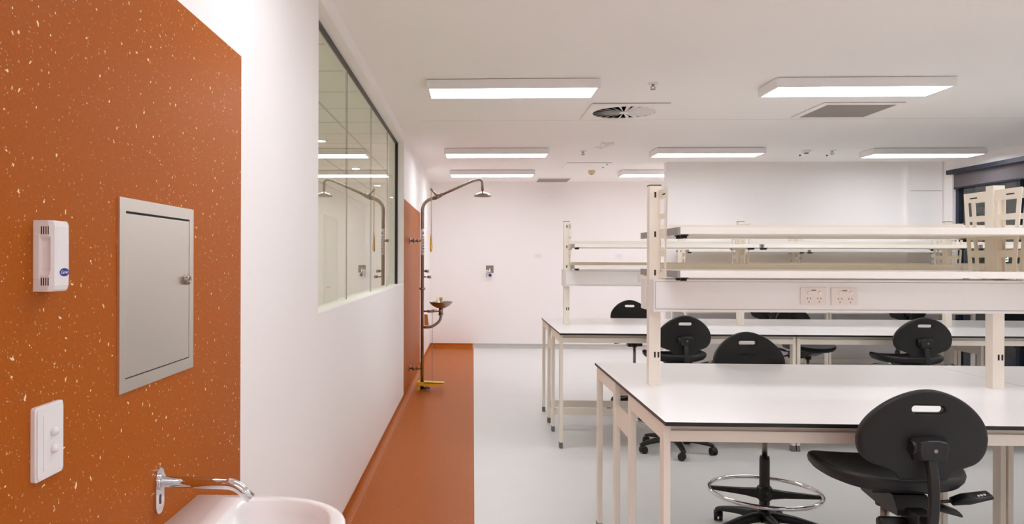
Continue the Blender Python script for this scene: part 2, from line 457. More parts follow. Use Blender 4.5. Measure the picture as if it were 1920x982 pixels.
# dusk outside
b = B(); bx(b, XR + .15, 40, -10, 45, -.25, -.15); struct('ground_outside', b, M['ground'])
t = thing('brick_building', 'brown brick building wall outside beyond the right window', 'building', (9.2, 15, -.15))
b = B(); bx(b, 9.2, 9.6, 2.0, 14.1, -.15, 6); bx(b, 9.2, 9.6, 15.2, 26, -.15, 6); bx(b, 9.2, 9.6, 14.1, 15.2, 3.2, 6); obj('brick_wall', b, M['brick'], t)
b = B(); bx(b, 9.3, 9.36, 14.1, 15.2, -.15, 3.2); obj('dark_door', b, M['frame'], t)
t = thing('shrub', 'dark leafy green shrub outside at the far end of the right window', 'shrub', (7.6, 12.0, -.15))
b = B(); tube(b, [(7.6, 12, -.15), (7.62, 12.02, .9), (7.58, 11.98, 1.8)], [.05, .04, .02], 8); obj('stem', b, M['bark'], t)
b = B()
for i in range(900):
    a, e, r = random.uniform(0, 2 * PI), random.uniform(-1, 1), random.uniform(.55, 1) ** .5
    p = Vector((7.6 + .55 * r * math.cos(a) * math.sqrt(1 - e * e), 12.0 + .55 * r * math.sin(a) * math.sqrt(1 - e * e), 1.75 + .95 * r * e))
    u = Vector((random.uniform(-1, 1), random.uniform(-1, 1), random.uniform(-1, 1))).normalized(); v = u.orthogonal().normalized()
    b.faces.new([b.verts.new(p + u * .07), b.verts.new(p + v * .03), b.verts.new(p - u * .07), b.verts.new(p - v * .03)])
obj('foliage', b, M['leaf'], t)
t = thing('lit_sign', 'small round glowing letter e sign seen low through the right window', 'sign', (7.2, 10.43, -.15))
b = B(); bx(b, 7.09, 7.32, 10.42, 10.44, 1.38, 1.66, 0, .004); bx(b, 7.18, 7.22, 10.425, 10.435, -.15, 1.38); obj('sign_board', b, M['grey'], t)
text('letter', 'e', .15, (7.205, 10.417, 1.525), ROT_NY, M['sign'], t, .002)

# ------------------------------------------------------------------ ceiling fittings
def panel_light(x0, x1, y0, label, grp='ceiling panel lights', d=.355):
    y1 = y0 + d
    t = thing('ceiling_light', label, 'ceiling light', ((x0 + x1) / 2, (y0 + y1) / 2, 2.72), grp)
    b = B()
    bx(b, x0, x1, y0, y0 + .018, 2.72, 2.785); bx(b, x0, x1, y1 - .018, y1, 2.72, 2.785)
    bx(b, x0, x0 + .018, y0 + .018, y1 - .018, 2.72, 2.785); bx(b, x1 - .018, x1, y0 + .018, y1 - .018, 2.72, 2.785)
    bx(b, x0 + .018, x1 - .018, y0 + .018, y1 - .018, 2.755, 2.784)
    obj('housing', b, M['plastic'], t)
    b = B(); bx(b, x0 + .02, x1 - .02, y0 + .02, y1 - .02, 2.784, ZC); obj('shadow_gap_plate', b, M['slot'], t)  # dark colour stands in for the shadow line above the housing
    b = B(); bx(b, x0 + .019, x1 - .019, y0 + .019, y1 - .019, 2.7225, 2.727); obj('diffuser', b, M['light'], t)
for (x0, x1, y0, lb) in (
    (-.34, .91, 5.40, 'long white panel light on the ceiling nearest the glass wall, large and close'),
    (2.16, 3.41, 5.42, 'long white panel light on the ceiling right of the swirl diffuser, beside the square grille'),
    (-.34, .885, 8.74, 'white panel light on the ceiling, middle one of the three on the left'),
    (2.12, 3.37, 8.75, 'white panel light above the top left corner of the bulkhead wall'),
    (4.64, 5.91, 8.85, 'white panel light on the ceiling beside the navy blind headbox'),
    (-.345, .892, 10.85, 'farthest white panel light above the shower head'),
    (2.15, 3.40, 10.88, 'far white panel light partly hidden behind the bulkhead wall corner'),
    (4.66, 5.91, 5.43, 'added unseen white panel light on the ceiling beyond the right edge of the view'),  # unseen lamp, added for the room's brightness
    (-.34, .91, 2.05, 'white panel light overhead near the wash basin wall'),
    (2.16, 3.41, 2.05, 'added unseen white panel light overhead above the nearest bench'),  # this and the next: out of view, added to light the room
    (4.66, 5.91, 2.05, 'added unseen white panel light overhead near the right window'),
    (2.16, 3.41, -1.2, 'added middle white panel light, unseen behind the viewpoint'),  # unseen row behind the camera, added to lift surfaces facing it
    (-.34, .91, -1.2, 'added left white panel light, unseen behind the viewpoint'),
    (4.66, 5.91, -1.2, 'added right white panel light, unseen behind the viewpoint')):
    panel_light(x0, x1, y0, lb)

# swirl diffuser
cx_, cy_ = 1.315, 6.6
t = thing('swirl_diffuser', 'square white air diffuser with radial swirl blades in the ceiling', 'air vent', (cx_, cy_, ZC))
circ = [(cx_ + .27 * math.cos(2 * PI * i / 48), cy_ + .27 * math.sin(2 * PI * i / 48)) for i in range(48)]
b = B(); plate_holes(b, [(cx_ - .33, cy_ - .33), (cx_ + .33, cy_ - .33), (cx_ + .33, cy_ + .33), (cx_ - .33, cy_ + .33)], [circ], 'Z', 2.772, 2.7845)
obj('face_plate', b, M['ceiling'], t)
b = B(); bx(b, cx_ - .322, cx_ + .322, cy_ - .322, cy_ + .322, 2.786, ZC); lathe(b, [(.275, 2.781), (.275, 2.7865), (.272, 2.7865), (.272, 2.781)], (cx_, cy_, 0), n=40)
obj('dark_plenum', b, M['void'], t)
b = B()
for i in range(22):
    a = 2 * PI * (i + .3) / 22; u = Vector((math.cos(a), math.sin(a), 0)); v = Vector((-math.sin(a), math.cos(a), 0))
    lo = []
    for r, hw in ((.035, .0045), (.27, .0190)):
        c0 = Vector((cx_, cy_, 0)) + u * r
        lo.append([c0 + v * hw + Vector((0, 0, 2.769)), c0 - v * hw * .75 + Vector((0, 0, 2.785)), c0 - v * hw * .75 + Vector((0, 0, 2.7865)), c0 + v * hw + Vector((0, 0, 2.7705))])
    rings(b, lo)
for f in b.faces: f.smooth = False
obj('swirl_blades', b, M['plastic'], t)
b = B(); lathe(b, [(.0, 2.766), (.035, 2.766), (.04, 2.77), (.04, 2.776), (0, 2.776)], (cx_, cy_, 0), n=24); obj('hub', b, M['ceiling'], t)

def grille(x0, x1, y0, y1, label, bd=.045):
    t = thing('return_air_grille', label, 'air vent', ((x0 + x1) / 2, (y0 + y1) / 2, ZC), 'return air grilles')
    b = B(); plate_holes(b, [(x0, y0), (x1, y0), (x1, y1), (x0, y1)], [[(x0 + bd, y0 + bd), (x1 - bd, y0 + bd), (x1 - bd, y1 - bd), (x0 + bd, y1 - bd)]], 'Z', 2.775, 2.786)
    obj('frame', b, M['ceiling'], t)
    b = B(); bx(b, x0 + .006, x1 - .006, y0 + .006, y1 - .006, 2.786, ZC); obj('backing', b, M['slot'], t)
    b = B(); bx(b, x0 + bd, x1 - bd, y0 + bd, y1 - bd, 2.779, 2.784); obj('mesh_core', b, M['grille'], t)
grille(2.89, 3.555, 6.29, 6.93, 'square grey return air grille in the ceiling below the right panel light')
grille(1.03, 1.56, 11.95, 12.5, 'flat grey return air grille at the far end of the ceiling', .012)

def sprinkler(x, y, label):
    t = thing('sprinkler', label, 'sprinkler', (x, y, ZC), 'ceiling sprinklers')
    b = B(); lathe(b, [(.038, ZC), (.038, 2.783), (.03, 2.779), (.014, 2.778), (.014, ZC)], (x, y, 0), n=24); obj('escutcheon', b, M['plastic'], t)
    b = B(); cyl(b, (x, y, 2.782), (x, y, 2.765), .009)
    for s in (-1, 1): tube(b, [(x + s * .009, y, 2.768), (x + s * .016, y, 2.757), (x + s * .004, y, 2.745)], .003, 6)
    obj('sprinkler_body', b, M['steel_dark'], t)
    b = B(); lathe(b, [(.0, 2.741), (.02, 2.741), (.02, 2.744), (0, 2.745)], (x, y, 0), n=18); obj('deflector', b, M['steel_dark'], t)
sprinkler(1.325, 5.58, 'fire sprinkler on the ceiling right of the large left panel light')
sprinkler(1.31, 9.0, 'fire sprinkler on the ceiling left of the small detector box')
sprinkler(4.24, 9.02, 'fire sprinkler on the ceiling beside the right smoke detector')
t = thing('motion_detector', 'small cream detector box on the ceiling with a round lens', 'detector', (1.49, 8.42, ZC))
b = B(); bx(b, 1.42, 1.56, 8.36, 8.46, 2.765, ZC, 0, .003); obj('case', b, M['powder'], t)
b = B(); lathe(b, [(.0, 2.752), (.016, 2.754), (.024, 2.762), (.024, 2.766)], (1.49, 8.41, 0), n=20); obj('lens', b, M['plastic'], t)
t = thing('ceiling_speaker', 'flat white round cover on the ceiling below the detector box', 'ceiling cover', (1.47, 8.7, ZC))
b = B(); lathe(b, [(.075, ZC), (.075, 2.784), (.06, 2.78), (0, 2.778)], (1.47, 8.7, 0), n=28); obj('cover_disc', b, M['plastic'], t)
b = B(); lathe(b, [(.015, 2.779), (.015, 2.772), (0, 2.771)], (1.47, 8.7, 0), n=16); obj('centre_button', b, M['cream'], t)
t = thing('access_hatch', 'flush white access hatch in the far ceiling with two black latches', 'access hatch', (1.55, 10.45, ZC))
b = B(); bx(b, 1.25, 1.86, 10.08, 10.75, 2.782, 2.786); obj('hatch_panel', b, M['ceiling'], t)
b = B(); bx(b, 1.256, 1.854, 10.086, 10.744, 2.786, ZC); obj('hatch_frame', b, M['slot'], t)
for y in (10.22, 10.55):
    b = B(); cyl(b, (1.815, y, 2.776), (1.815, y, 2.7822), .012); obj('latch', b, M['black'], t)
def smoke(x, y, m, label, dome):
    t = thing('smoke_detector', label, 'smoke detector', (x, y, ZC))
    b = B(); lathe(b, [(.05, ZC), (.052, 2.775), (.05, 2.765)] + ([(.046, 2.745), (.03, 2.738)] if dome else [(.02, 2.758)]) + [(0, 2.738 if dome else 2.757)], (x, y, 0), n=28); obj('detector_body', b, m, t)
    b = B(); lathe(b, [(.026, 2.742 if dome else 2.76), (.024, 2.733 if dome else 2.748), (0, 2.732 if dome else 2.747)], (x, y, 0), n=20); obj('sensor_cap', b, M['slot'] if dome else M['grey'], t)
smoke(1.725, 10.98, M['cream'], 'cream dome smoke detector on the ceiling near the access hatch', True)
smoke(3.94, 9.02, M['plastic'], 'white flat smoke detector on the ceiling between two right panel lights', False)
for x, y, lb in ((4.03, 9.4, 'tiny black ceiling indicator below the white smoke detector'), (4.36, 9.41, 'tiny black ceiling indicator below the right sprinkler')):
    b = B(); cyl(b, (x, y, ZC), (x, y, 2.776), .011); tag(obj('indicator', b, M['black']), lb, 'indicator', 'ceiling indicators')

# ------------------------------------------------------------------ near left wall fittings
X0 = XL + .001
# thermostat style sensor
t = thing('wall_sensor', 'white plastic wall sensor with side vents and a blue oval badge on the orange wall', 'wall sensor', (X0, 1.235, 1.485))
y0, y1, z0, z1 = 1.192, 1.243, 1.426, 1.543
b = B(); lo = []
prof = lambda k: [(X0, y0), (X0 + .011, y0), (X0 + .0125, y0 + k), (X0 + .026, y0 + k), (X0 + .0285, y0 + .001), (X0 + .0335, y0 + .004), (X0 + .0345, y0 + .010), (X0 + .0345, y1 - .008), (X0 + .032, y1 - .001), (X0 + .024, y1), (X0, y1)]
for z, sc_, k in [(z0, .84, 0), (z0 + .003, .93, 0), (z0 + .010, .99, 0), (z0 + .027, 1, 0), (z0 + .034, 1, .005), (z1 - .034, 1, .005), (z1 - .027, 1, 0), (z1 - .010, 1, 0), (z1 - .003, .96, 0), (z1, .88, 0)]:
    lo.append([(X0 + (x - X0) * sc_, y, z) for x, y in prof(k)])
rings(b, lo)
for f in b.faces: f.smooth = False
sens = obj('case', b, M['plastic'], t)
b = B(); bx(b, X0, X0 + .0112, y0 - .0014, y0 + .003, z0 + .020, z1 - .022, 0, .0012); obj('side_door', b, M['plastic'], t)
for zc in (z0 + .0165, z1 - .0165):
    b = B()
    for i in range(4):
        x = X0 + .0130 + i * .0038
        bx(b, x, x + .0017, y0 - .0003, y0 + .003, zc - .0065, zc + .0065)
    obj('vent_slots', b, M['slot'], t)
b = B(); yb_, zb_ = 1.2235, 1.4575
slab(b, [(yb_ + .0140 * math.cos(2 * PI * i / 32), zb_ + .0068 * math.sin(2 * PI * i / 32)) for i in range(32)], 'X', X0 + .034, X0 + .0351)
bd = obj('badge', b, M['blue'], t)
text('badge_lettering', 'Carrier', .0074, (X0 + .0352, yb_ - .0005, zb_), ROT_PX, M['white_ink'], bd, .0002, .35)
b = B(); bx(b, X0 + .016, X0 + .024, 1.210, 1.222, z1 - .0012, z1 + .0004, 0); obj('release_slot', b, M['slot'], t)
b = B(); bx(b, X0 + .012, X0 + .026, 1.205, 1.228, z0 - .0004, z0 + .003); obj('release_slot', b, M['slot'], t)

# switch plate
t = thing('light_switch', 'white two gang light switch plate with round buttons low on the orange wall', 'light switch', (X0, 1.235, 1.175))
b = B(); slab(b, rrect(1.186, 1.270, 1.113, 1.236, .006), 'X', X0, X0 + .007)
slab(b, rrect(1.190, 1.266, 1.117, 1.232, .006), 'X', X0 + .007, X0 + .010); slab(b, rrect(1.205, 1.254, 1.128, 1.221, .004), 'X', X0 + .010, X0 + .0112)
obj('switch_plate', b, M['plastic'], t)
for z in (1.160, 1.189):
    b = B(); lathe(b, [(.0075, X0 + .011), (.0075, X0 + .016), (.0055, X0 + .019), (0, X0 + .0195)], (0, 1.233, z), 'X', 24); obj('switch_button', b, M['plastic'], t)

# stainless access panel
t = thing('access_cabinet', 'brushed stainless steel access panel with a cylinder lock on the orange wall', 'access panel', (X0, 1.686, 1.405))
ay0, ay1, az0, az1 = 1.480, 1.879, 1.205, 1.606
b = B(); plate_holes(b, [(ay0, az0), (ay1, az0), (ay1, az1), (ay0, az1)], [[(ay0 + .027, az0 + .027), (ay1 - .027, az0 + .027), (ay1 - .027, az1 - .027), (ay0 + .027, az1 - .027)]], 'X', X0, X0 + .0055)
obj('panel_frame', b, M['steel'], t)
b = B(); bx(b, X0, X0 + .002, ay0 + .027, ay1 - .027, az0 + .027, az1 - .027); obj('recess', b, M['slot'], t)
b = B(); bx(b, X0 + .002, X0 + .0048, ay0 + .029, ay1 - .029, az0 + .029, az1 - .032, 0, .001); dr = obj('panel_door', b, M['steel'], t)
b = B(); lathe(b, [(.0125, X0 + .0045), (.0125, X0 + .014), (.010, X0 + .017), (.0055, X0 + .017), (.0055, X0 + .0145), (0, X0 + .0145)], (0, 1.826, 1.429), 'X', 28); lk = obj('lock', b, M['steel_dark'], dr)
b = B(); lathe(b, [(.0052, X0 + .0143), (.0052, X0 + .0150), (0, X0 + .0150)], (0, 1.826, 1.429), 'X', 20); obj('keyhole', b, M['black'], lk)

# sensor spout
tp = thing('wall_tap', 'chrome wall mounted sensor tap with an oval backplate above the basin', 'tap', (X0, 1.677, .969))
b = B(); slab(b, rrect(1.655, 1.699, .899, 1.003, .0218, 8), 'X', X0, X0 + .007, smooth=False); obj('backplate', b, M['chrome'], tp)
b = B(); cyl(b, (X0 + .006, 1.677, .972), (X0 + .013, 1.677, .972), .0185, n=32)
tube(b, bend([(X0 + .012, 1.677, .972), (X0 + .182, 1.677, .969), (X0 + .216, 1.677, .936)], .022, 8), .0125, 20); obj('spout', b, M['chrome'], tp)
b = B(); slab(b, rrect(1.673, 1.681, .921, .943, .0039, 6), 'X', X0 + .006, X0 + .0078); obj('sensor_window', b, M['black'], tp)

# basin
bt = thing('wash_basin', 'white ceramic wall hung wash basin below the chrome tap', 'wash basin', (X0, 1.692, .69))
def D(a, w0, w1, n=22, k=2.3):
    """D outline: straight back along the wall, rounded front"""
    xs = X0 + w0; xm = X0 + w0 + (w1 - w0) * .42
    pts = [(xs, 1.692 - a)]
    for i in range(n + 1):
        t_ = -PI / 2 + PI * i / n
        c, s = math.cos(t_), math.sin(t_)
        pts.append((xm + (X0 + w1 - xm) * abs(c) ** (2 / k), 1.692 + a * math.copysign(abs(s) ** (2 / k), s)))
    pts.append((xs, 1.692 + a)); return pts
ZB = .862
L_ = lambda a, w0, w1, z: [(x, y, z) for x, y in D(a, w0, w1)]
b = B()
rings(b, [L_(.09, 0, .16, ZB - .19), L_(.16, 0, .27, ZB - .17), L_(.215, 0, .37, ZB - .11), L_(.238, 0, .415, ZB - .05), L_(.245, 0, .425, ZB - .012), L_(.244, 0, .424, ZB - .003), L_(.240, 0, .420, ZB),
          L_(.213, .115, .392, ZB), L_(.207, .120, .386, ZB - .004), L_(.198, .127, .376, ZB - .03), L_(.17, .15, .345, ZB - .085), L_(.11, .18, .285, ZB - .108), L_(.02, .215, .245, ZB - .112)])
obj('basin_bowl', b, M['ceramic'], bt)
b = B(); lathe(b, [(.026, ZB - .1125), (.026, ZB - .108), (.018, ZB - .107), (.016, ZB - .111), (0, ZB - .111)], (X0 + .23, 1.692, 0), n=24); obj('waste_ring', b, M['chrome'], bt)

# ------------------------------------------------------------------ back wall fittings
t = thing('gas_tap', 'steel wall plate with a small gauge and blue handled valve on the back wall', 'wall valve', (.285, YB, 1.31))
b = B(); bx(b, .216, .345, YB - .006, YB, 1.262, 1.388, 0, .002); obj('wall_plate', b, M['steel_dark'], t)
b = B(); cyl(b, (.28, YB - .006, 1.325), (.28, YB - .05, 1.325), .014); cyl(b, (.28, YB - .045, 1.34), (.28, YB - .045, 1.20), .013); tube(b, [(.28, YB - .045, 1.29), (.235, YB - .05, 1.285), (.225, YB - .05, 1.19)], .010, 10); obj('valve_body', b, M['chrome'], t)
b = B(); lathe(b, [(.026, YB - .055), (.026, YB - .075), (.022, YB - .077), (0, YB - .077)], (.235, 0, 1.29), 'Y', 24); g = obj('gauge', b, M['plastic'], t)
b = B(); slab(b, [(.233, 1.30), (.237, 1.30), (.240, 1.278), (.230, 1.278)], 'Y', YB - .079, YB - .0772); obj('gauge_needle', b, M['slot'], g)
b = B(); lathe(b, [(.026, YB - .05), (.028, YB - .065), (.02, YB - .085), (0, YB - .088)], (.285, 0, 1.225), 'Y', 20); obj('valve_handle', b, M['blue'], t)
def wall_plate(x0, label):
    t = thing('data_outlet', label, 'wall outlet', (x0 + .06, YB, 1.51), 'back wall outlets')
    b = B(); bx(b, x0, x0 + .122, YB - .009, YB, 1.515, 1.592, 0, .003); obj('outlet_plate', b, M['plastic'], t)
    for i in range(2):
        b = B(); bx(b, x0 + .026 + .042 * i, x0 + .052 + .042 * i, YB - .012, YB - .0085, 1.54, 1.57, 0, .001); obj('socket_insert', b, M['outlet'], t)
wall_plate(1.03, 'white wall outlet on the back wall right of the gas tap')
wall_plate(2.38, 'white wall outlet on the back wall seen between the shelves of the middle bench')

# ------------------------------------------------------------------ safety shower
PX, PY = -.575, 8.47
st = thing('safety_shower', 'stainless steel emergency shower with eye wash bowl and yellow foot treadle by the orange wall', 'safety shower', (PX, PY, 0))
b = B(); tube(b, bend([(PX, PY, .0), (PX, PY, 2.13), (PX + .165, PY, 2.20)], .15, 8), .019, 16); obj('pole', b, M['steel_dark'], st)
b = B(); tube(b, bend([(PX + .15, PY, 2.19), (-.005, PY, 2.375), (.10, PY, 2.40), (.106, PY, 2.25)], .085, 8), .0145, 14); obj('shower_arm', b, M['steel_dark'], st)
b = B(); cyl(b, (-.44, PY, 2.183), (-.375, PY, 2.212), .026); cyl(b, (-.375, PY, 2.212), (-.345, PY, 2.226), .021); cyl(b, (-.46, PY, 2.176), (-.44, PY, 2.184), .023); obj('ball_valve', b, M['steel_dark'], st)
b = B(); tube(b, [(-.405, PY - .03, 2.20), (-.475, PY - .035, 2.275)], [.011, .012], 10); cyl(b, (-.475, PY - .048, 2.275), (-.475, PY - .02, 2.275), .014); obj('pull_lever', b, M['steel_dark'], st)
b = B(); tube(b, [(-.475, PY - .035, 2.268), (-.472, PY - .035, 1.76), (-.464, PY - .035, 1.60)], .0045, 8); tube(b, [(-.472, PY - .036, 1.78), (-.480, PY - .036, 1.72), (-.482, PY - .036, 1.575)], .007, 8)
tube(b, [(-.464, PY - .035, 1.64), (-.466, PY - .035, 1.59), (-.478, PY - .036, 1.568)], .006, 8); obj('pull_rod', b, M['yellow'], st)
b = B(); lathe(b, [(.015, 2.258), (.02, 2.25), (.045, 2.243), (.08, 2.228), (.098, 2.208), (.099, 2.20), (.096, 2.199), (.075, 2.212), (0, 2.222)], (.106, PY, 0), n=36); obj('shower_head', b, M['steel_dark'], st)
for z in (1.697, .247):
    b = B(); cyl(b, (XL + .001, PY, z), (XL + .009, PY, z), .036); cyl(b, (XL + .008, PY, z), (PX, PY, z), .0125); cyl(b, (-.685, PY, z), (-.655, PY, z), .024); cyl(b, (-.64, PY, z), (-.615, PY, z), .018); obj('wall_bracket', b, M['steel_dark'], st)
b = B(); cyl(b, (PX, PY, 1.535), (PX, PY, 1.832), .0205, n=24); lb = obj('label_band', b, M['plastic'], st)
def wrap_letters(s, z0, z1, size):
    step = (z1 - z0) / len(s)
    for i, ch in enumerate(s):
        z = z1 - step * (i + .5)
        rot = Matrix.Rotation(math.radians(25), 4, 'Z') @ ROT_NY @ Matrix.Rotation(-PI / 2, 4, 'Z')
        text('label_letter', ch, size, (PX + .0205 * math.sin(math.radians(25)), PY - .0205 * math.cos(math.radians(25)) - .001, z), rot, M['ink'], lb, .0006)
wrap_letters('ENWARE', 1.555, 1.755, .036)
b = B(); a = math.radians(25)
mk = [Vector((0, 0, 1.815)), Vector((.010, 0, 1.775)), Vector((-.010, 0, 1.765))]
for q in (0, 1):
    b.verts.ensure_lookup_table()
vs0 = [b.verts.new(Matrix.Rotation(a, 3, 'Z') @ Vector((v.x, -.0215, v.z)) + Vector((PX, PY, 0))) for v in mk]
vs1 = [b.verts.new(Matrix.Rotation(a, 3, 'Z') @ Vector((v.x, -.0190, v.z)) + Vector((PX, PY, 0))) for v in mk]
b.faces.new(vs0); b.faces.new(vs1)
for i in range(3): b.faces.new((vs0[i], vs0[(i + 1) % 3], vs1[(i + 1) % 3], vs1[i]))
obj('label_mark', b, M['inkblue'], lb)
b = B(); cyl(b, (PX, PY, 1.14), (PX, PY, 1.165), .034, n=8); obj('union_nut', b, M['steel_dark'], st)
for z, l in ((1.352, .075), (1.286, .10)):
    b = B(); cyl(b, (PX, PY, z), (PX + .05, PY, z), .009); cyl(b, (PX + l - .045, PY, z), (PX + l, PY, z), .014, .019); obj('side_valve', b, M['steel_dark'], st)
BX = -.368
b = B(); tube(b, bend([(PX, PY, .715), (BX - .10, PY, .715), (BX + .005, PY, .79), (BX + .005, PY, .90)], .12, 8), .016, 14); cyl(b, (BX + .005, PY, .865), (BX + .005, PY, .935), .025); cyl(b, (BX + .005, PY, .85), (BX + .005, PY, .868), .028); obj('bowl_pipe', b, M['steel_dark'], st)
b = B(); lathe(b, [(.02, .93), (.05, .935), (.09, .955), (.118, .98), (.132, 1.003), (.134, 1.005), (.128, 1.004), (.112, .985), (.085, .962), (.04, .945), (0, .942)], (BX + .005, PY, 0), n=40); obj('eye_wash_bowl', b, M['steel_dark'], st)
b = B(); cyl(b, (BX + .005, PY, .94), (BX + .005, PY, 1.03), .009); obj('nozzle_riser', b, M['steel_dark'], st)
b = B(); cyl(b, (BX + .005, PY, 1.024), (BX + .005, PY, 1.056), .018, n=20); cyl(b, (BX - .04, PY - .02, .97), (BX - .04, PY - .02, 1.055), .003); obj('nozzle_cap', b, M['yellow'], st)
b = B(); cyl(b, (PX, PY, .895), (BX, PY, .895), .009); cyl(b, (-.52, PY, .895), (-.44, PY, .895), .0145); obj('valve_link', b, M['steel_dark'], st)
b = B(); bx(b, BX - .10, BX - .045, PY - .012, PY + .012, .908, .918, 0, .002); obj('valve_flag', b, M['yellow'], st)
b = B(); slab(b, [(-.553, .86), (-.515, .86), (-.5, .735), (-.55, .735)], 'Y', PY - .012, PY - .009); obj('hang_tag', b, M['tag'], st)
b = B()
for i in range(42):
    z = .885 - i * .0192; q = i % 2
    e = .004
    pts = [(-.46 + (e * math.cos(t_) if q else 0), PY + (0 if q else e * math.cos(t_)), z - .0096 + .0115 * math.sin(t_)) for t_ in [2 * PI * k / 8 for k in range(8)]]
    tube(b, pts, .0016, 5, closed=True)
obj('chain', b, M['steel_dark'], st)
b = B(); bx(b, PX - .055, PX - .02, PY - .05, PY + .05, .001, .10, 0, .003); slab(b, [(PX - .05, .06), (PX + .02, .055), (-.325, .075), (-.325, .092), (PX - .05, .10)], 'Y', PY - .06, PY - .045)
slab(b, [(PX + .025, .088), (-.325, .083), (-.325, .092), (PX + .025, .10)], 'Y', PY - .06, PY + .05); slab(b, [(PX - .05, .06), (PX + .02, .055), (-.325, .075), (-.325, .092), (PX - .05, .10)], 'Y', PY + .045, PY + .06); obj('foot_treadle', b, M['yellow'], st)
b = B(); cyl(b, (PX, PY, 0), (PX, PY, .012), .055); cyl(b, (PX + .02, PY, .025), (PX + .09, PY, .025), .012); cyl(b, (PX + .055, PY, .02), (PX + .055, PY, .05), .006); obj('base_flange', b, M['steel_dark'], st)

# ------------------------------------------------------------------ benches
T, TH = .91, .0135
def bench_module(x0, x1, yc, hd, label, single=False):
    """one worktop on a cream steel frame; hd = half depth"""
    yf, yr = yc - hd, yc + hd
    t = thing('lab_bench', label, 'lab bench', ((x0 + x1) / 2, yc, 0), 'laboratory benches')
    b = B(); bx(b, x0, x1, yf, yr, T - TH, T, 0)
    for f in b.faces: f.material_index = 0 if abs(f.normal.z) > .5 else 1
    bx(b, x0 + .002, x1 - .002, yf + .002, yr - .002, T - TH - .001, T - TH + .001, 1)
    obj('worktop', b, [M['laminate'], M['core']], t)
    ys = [yf + .04, yr - .095] if single else [yf + .04, yc - .165, yc + .185, yr - .095]
    lw, ld = .025, .055
    for sx in (x0 + .004, x1 - .004 - lw):
        for k, y in enumerate(ys):
            b = B(); bx(b, sx, sx + lw, y, y + ld, .045, T - TH - .001, 0, .002)
            lg = obj('leg', b, M['powder'], t)
            b = B(); bx(b, sx - .001, sx + lw + .001, y - .001, y + ld + .001, 0, .047, 0, .002); obj('foot', b, M['grey'], lg)
        for a, c in ([(0, 1)] if single else [(0, 1), (2, 3)]):
            b = B(); bx(b, sx + .001, sx + lw - .001, ys[a] + ld, ys[c], .832, T - TH - .001, 0, .0015); obj('end_rail', b, M['powder'], t)
        if not single:
            b = B(); bx(b, sx + .008, sx + .014, ys[1] + ld - .001, ys[2] + .001, .69, .79); obj('link_plate', b, M['powder'], t)
    xa, xb = x0 + .004 + lw, x1 - .004 - lw
    fr = [ys[0], ys[1] + .03] if single else [ys[0], ys[1] + .03, ys[2], ys[3] + .03]
    for k, y in enumerate(fr):
        b = B(); bx(b, xa - .001, xb + .001, y, y + .025, .832, .872, 0, .0015); bx(b, xa - .001, xb + .001, y + .012, y + .022, .871, T - TH - .001); obj('long_rail', b, M['powder'], t)
    for y in ([ys[1]] if single else [ys[1], ys[2]]):
        b = B(); bx(b, xa - .001, xb + .001, y + .015, y + .04, .142, .20, 0, .0015); obj('lower_rail', b, M['powder'], t)
    return t
XA, XB_, XC_, XD = .68, 2.51, 4.31, 6.11
Y1, Y2, HD = 3.432, 6.648, .765
bench_module(XA, XB_ - .001, Y1, HD, 'white topped lab bench nearest the camera, left module with the black edged corner')
bench_module(XB_ + .001, XC_, Y1, HD, 'white topped lab bench nearest the camera, right module cut off by the frame edge')
bench_module(XA, XB_ - .001, Y2, HD + .018, 'white topped lab bench of the middle row, left module with the free end')
bench_module(XB_ + .001, XC_ - .001, Y2, HD + .018, 'white topped lab bench of the middle row, second module from its free end')
bench_module(XC_ + .001, XD, Y2, HD + .018, 'white topped lab bench of the middle row, module beside the right window')
bench_module(2.62, 4.36, 9.68, .375, 'white topped lab bench of the far row, module against the bulkhead wall', True)
bench_module(4.362, 6.11, 9.68, .375, 'white topped lab bench of the far row, module in the window corner', True)

def gpo(x0, yf, zc, parent, s=-1):
    """double power outlet on the face y = yf looking along s*y"""
    b = B()
    y0 = yf; y1 = yf + s * .009
    bx(b, x0, x0 + .112, min(y0, y1), max(y0, y1), zc - .038, zc + .038, 0, .003)
    for xc in (x0 + .036, x0 + .080):
        for dx, dz, ang in ((-.0068, .0, -.5), (.0068, .0, .5), (0, -.015, 0)):
            c0, s0 = math.cos(ang), math.sin(ang)
            pts = [(-.0011, -.0042), (.0011, -.0042), (.0011, .0042), (-.0011, .0042)]
            slab(b, [(xc + dx + u * c0 - v * s0, zc - .010 + dz + u * s0 + v * c0) for u, v in pts], 'Y', y1 - .0005, y1 + .0004 * 1, 1)
    for i in range(6): bx(b, x0 + .046 + .0035 * i, x0 + .0485 + .0035 * i, min(y1, y1 + s * .0003), max(y1, y1 + s * .0003), zc + .023, zc + .029, 2)
    o = obj('power_outlet', b, [M['outlet'], M['slot'], M['grey']], parent)
    for xc in (x0 + .036, x0 + .084):
        b = B(); lathe(b, [(.0085, y1 + s * -.001), (.0085, y1 + s * .002), (.006, y1 + s * .004), (0, y1 + s * .0045)], (xc, 0, zc + .016), 'Y', 20); obj('outlet_switch', b, M['outlet'], o)
    return o

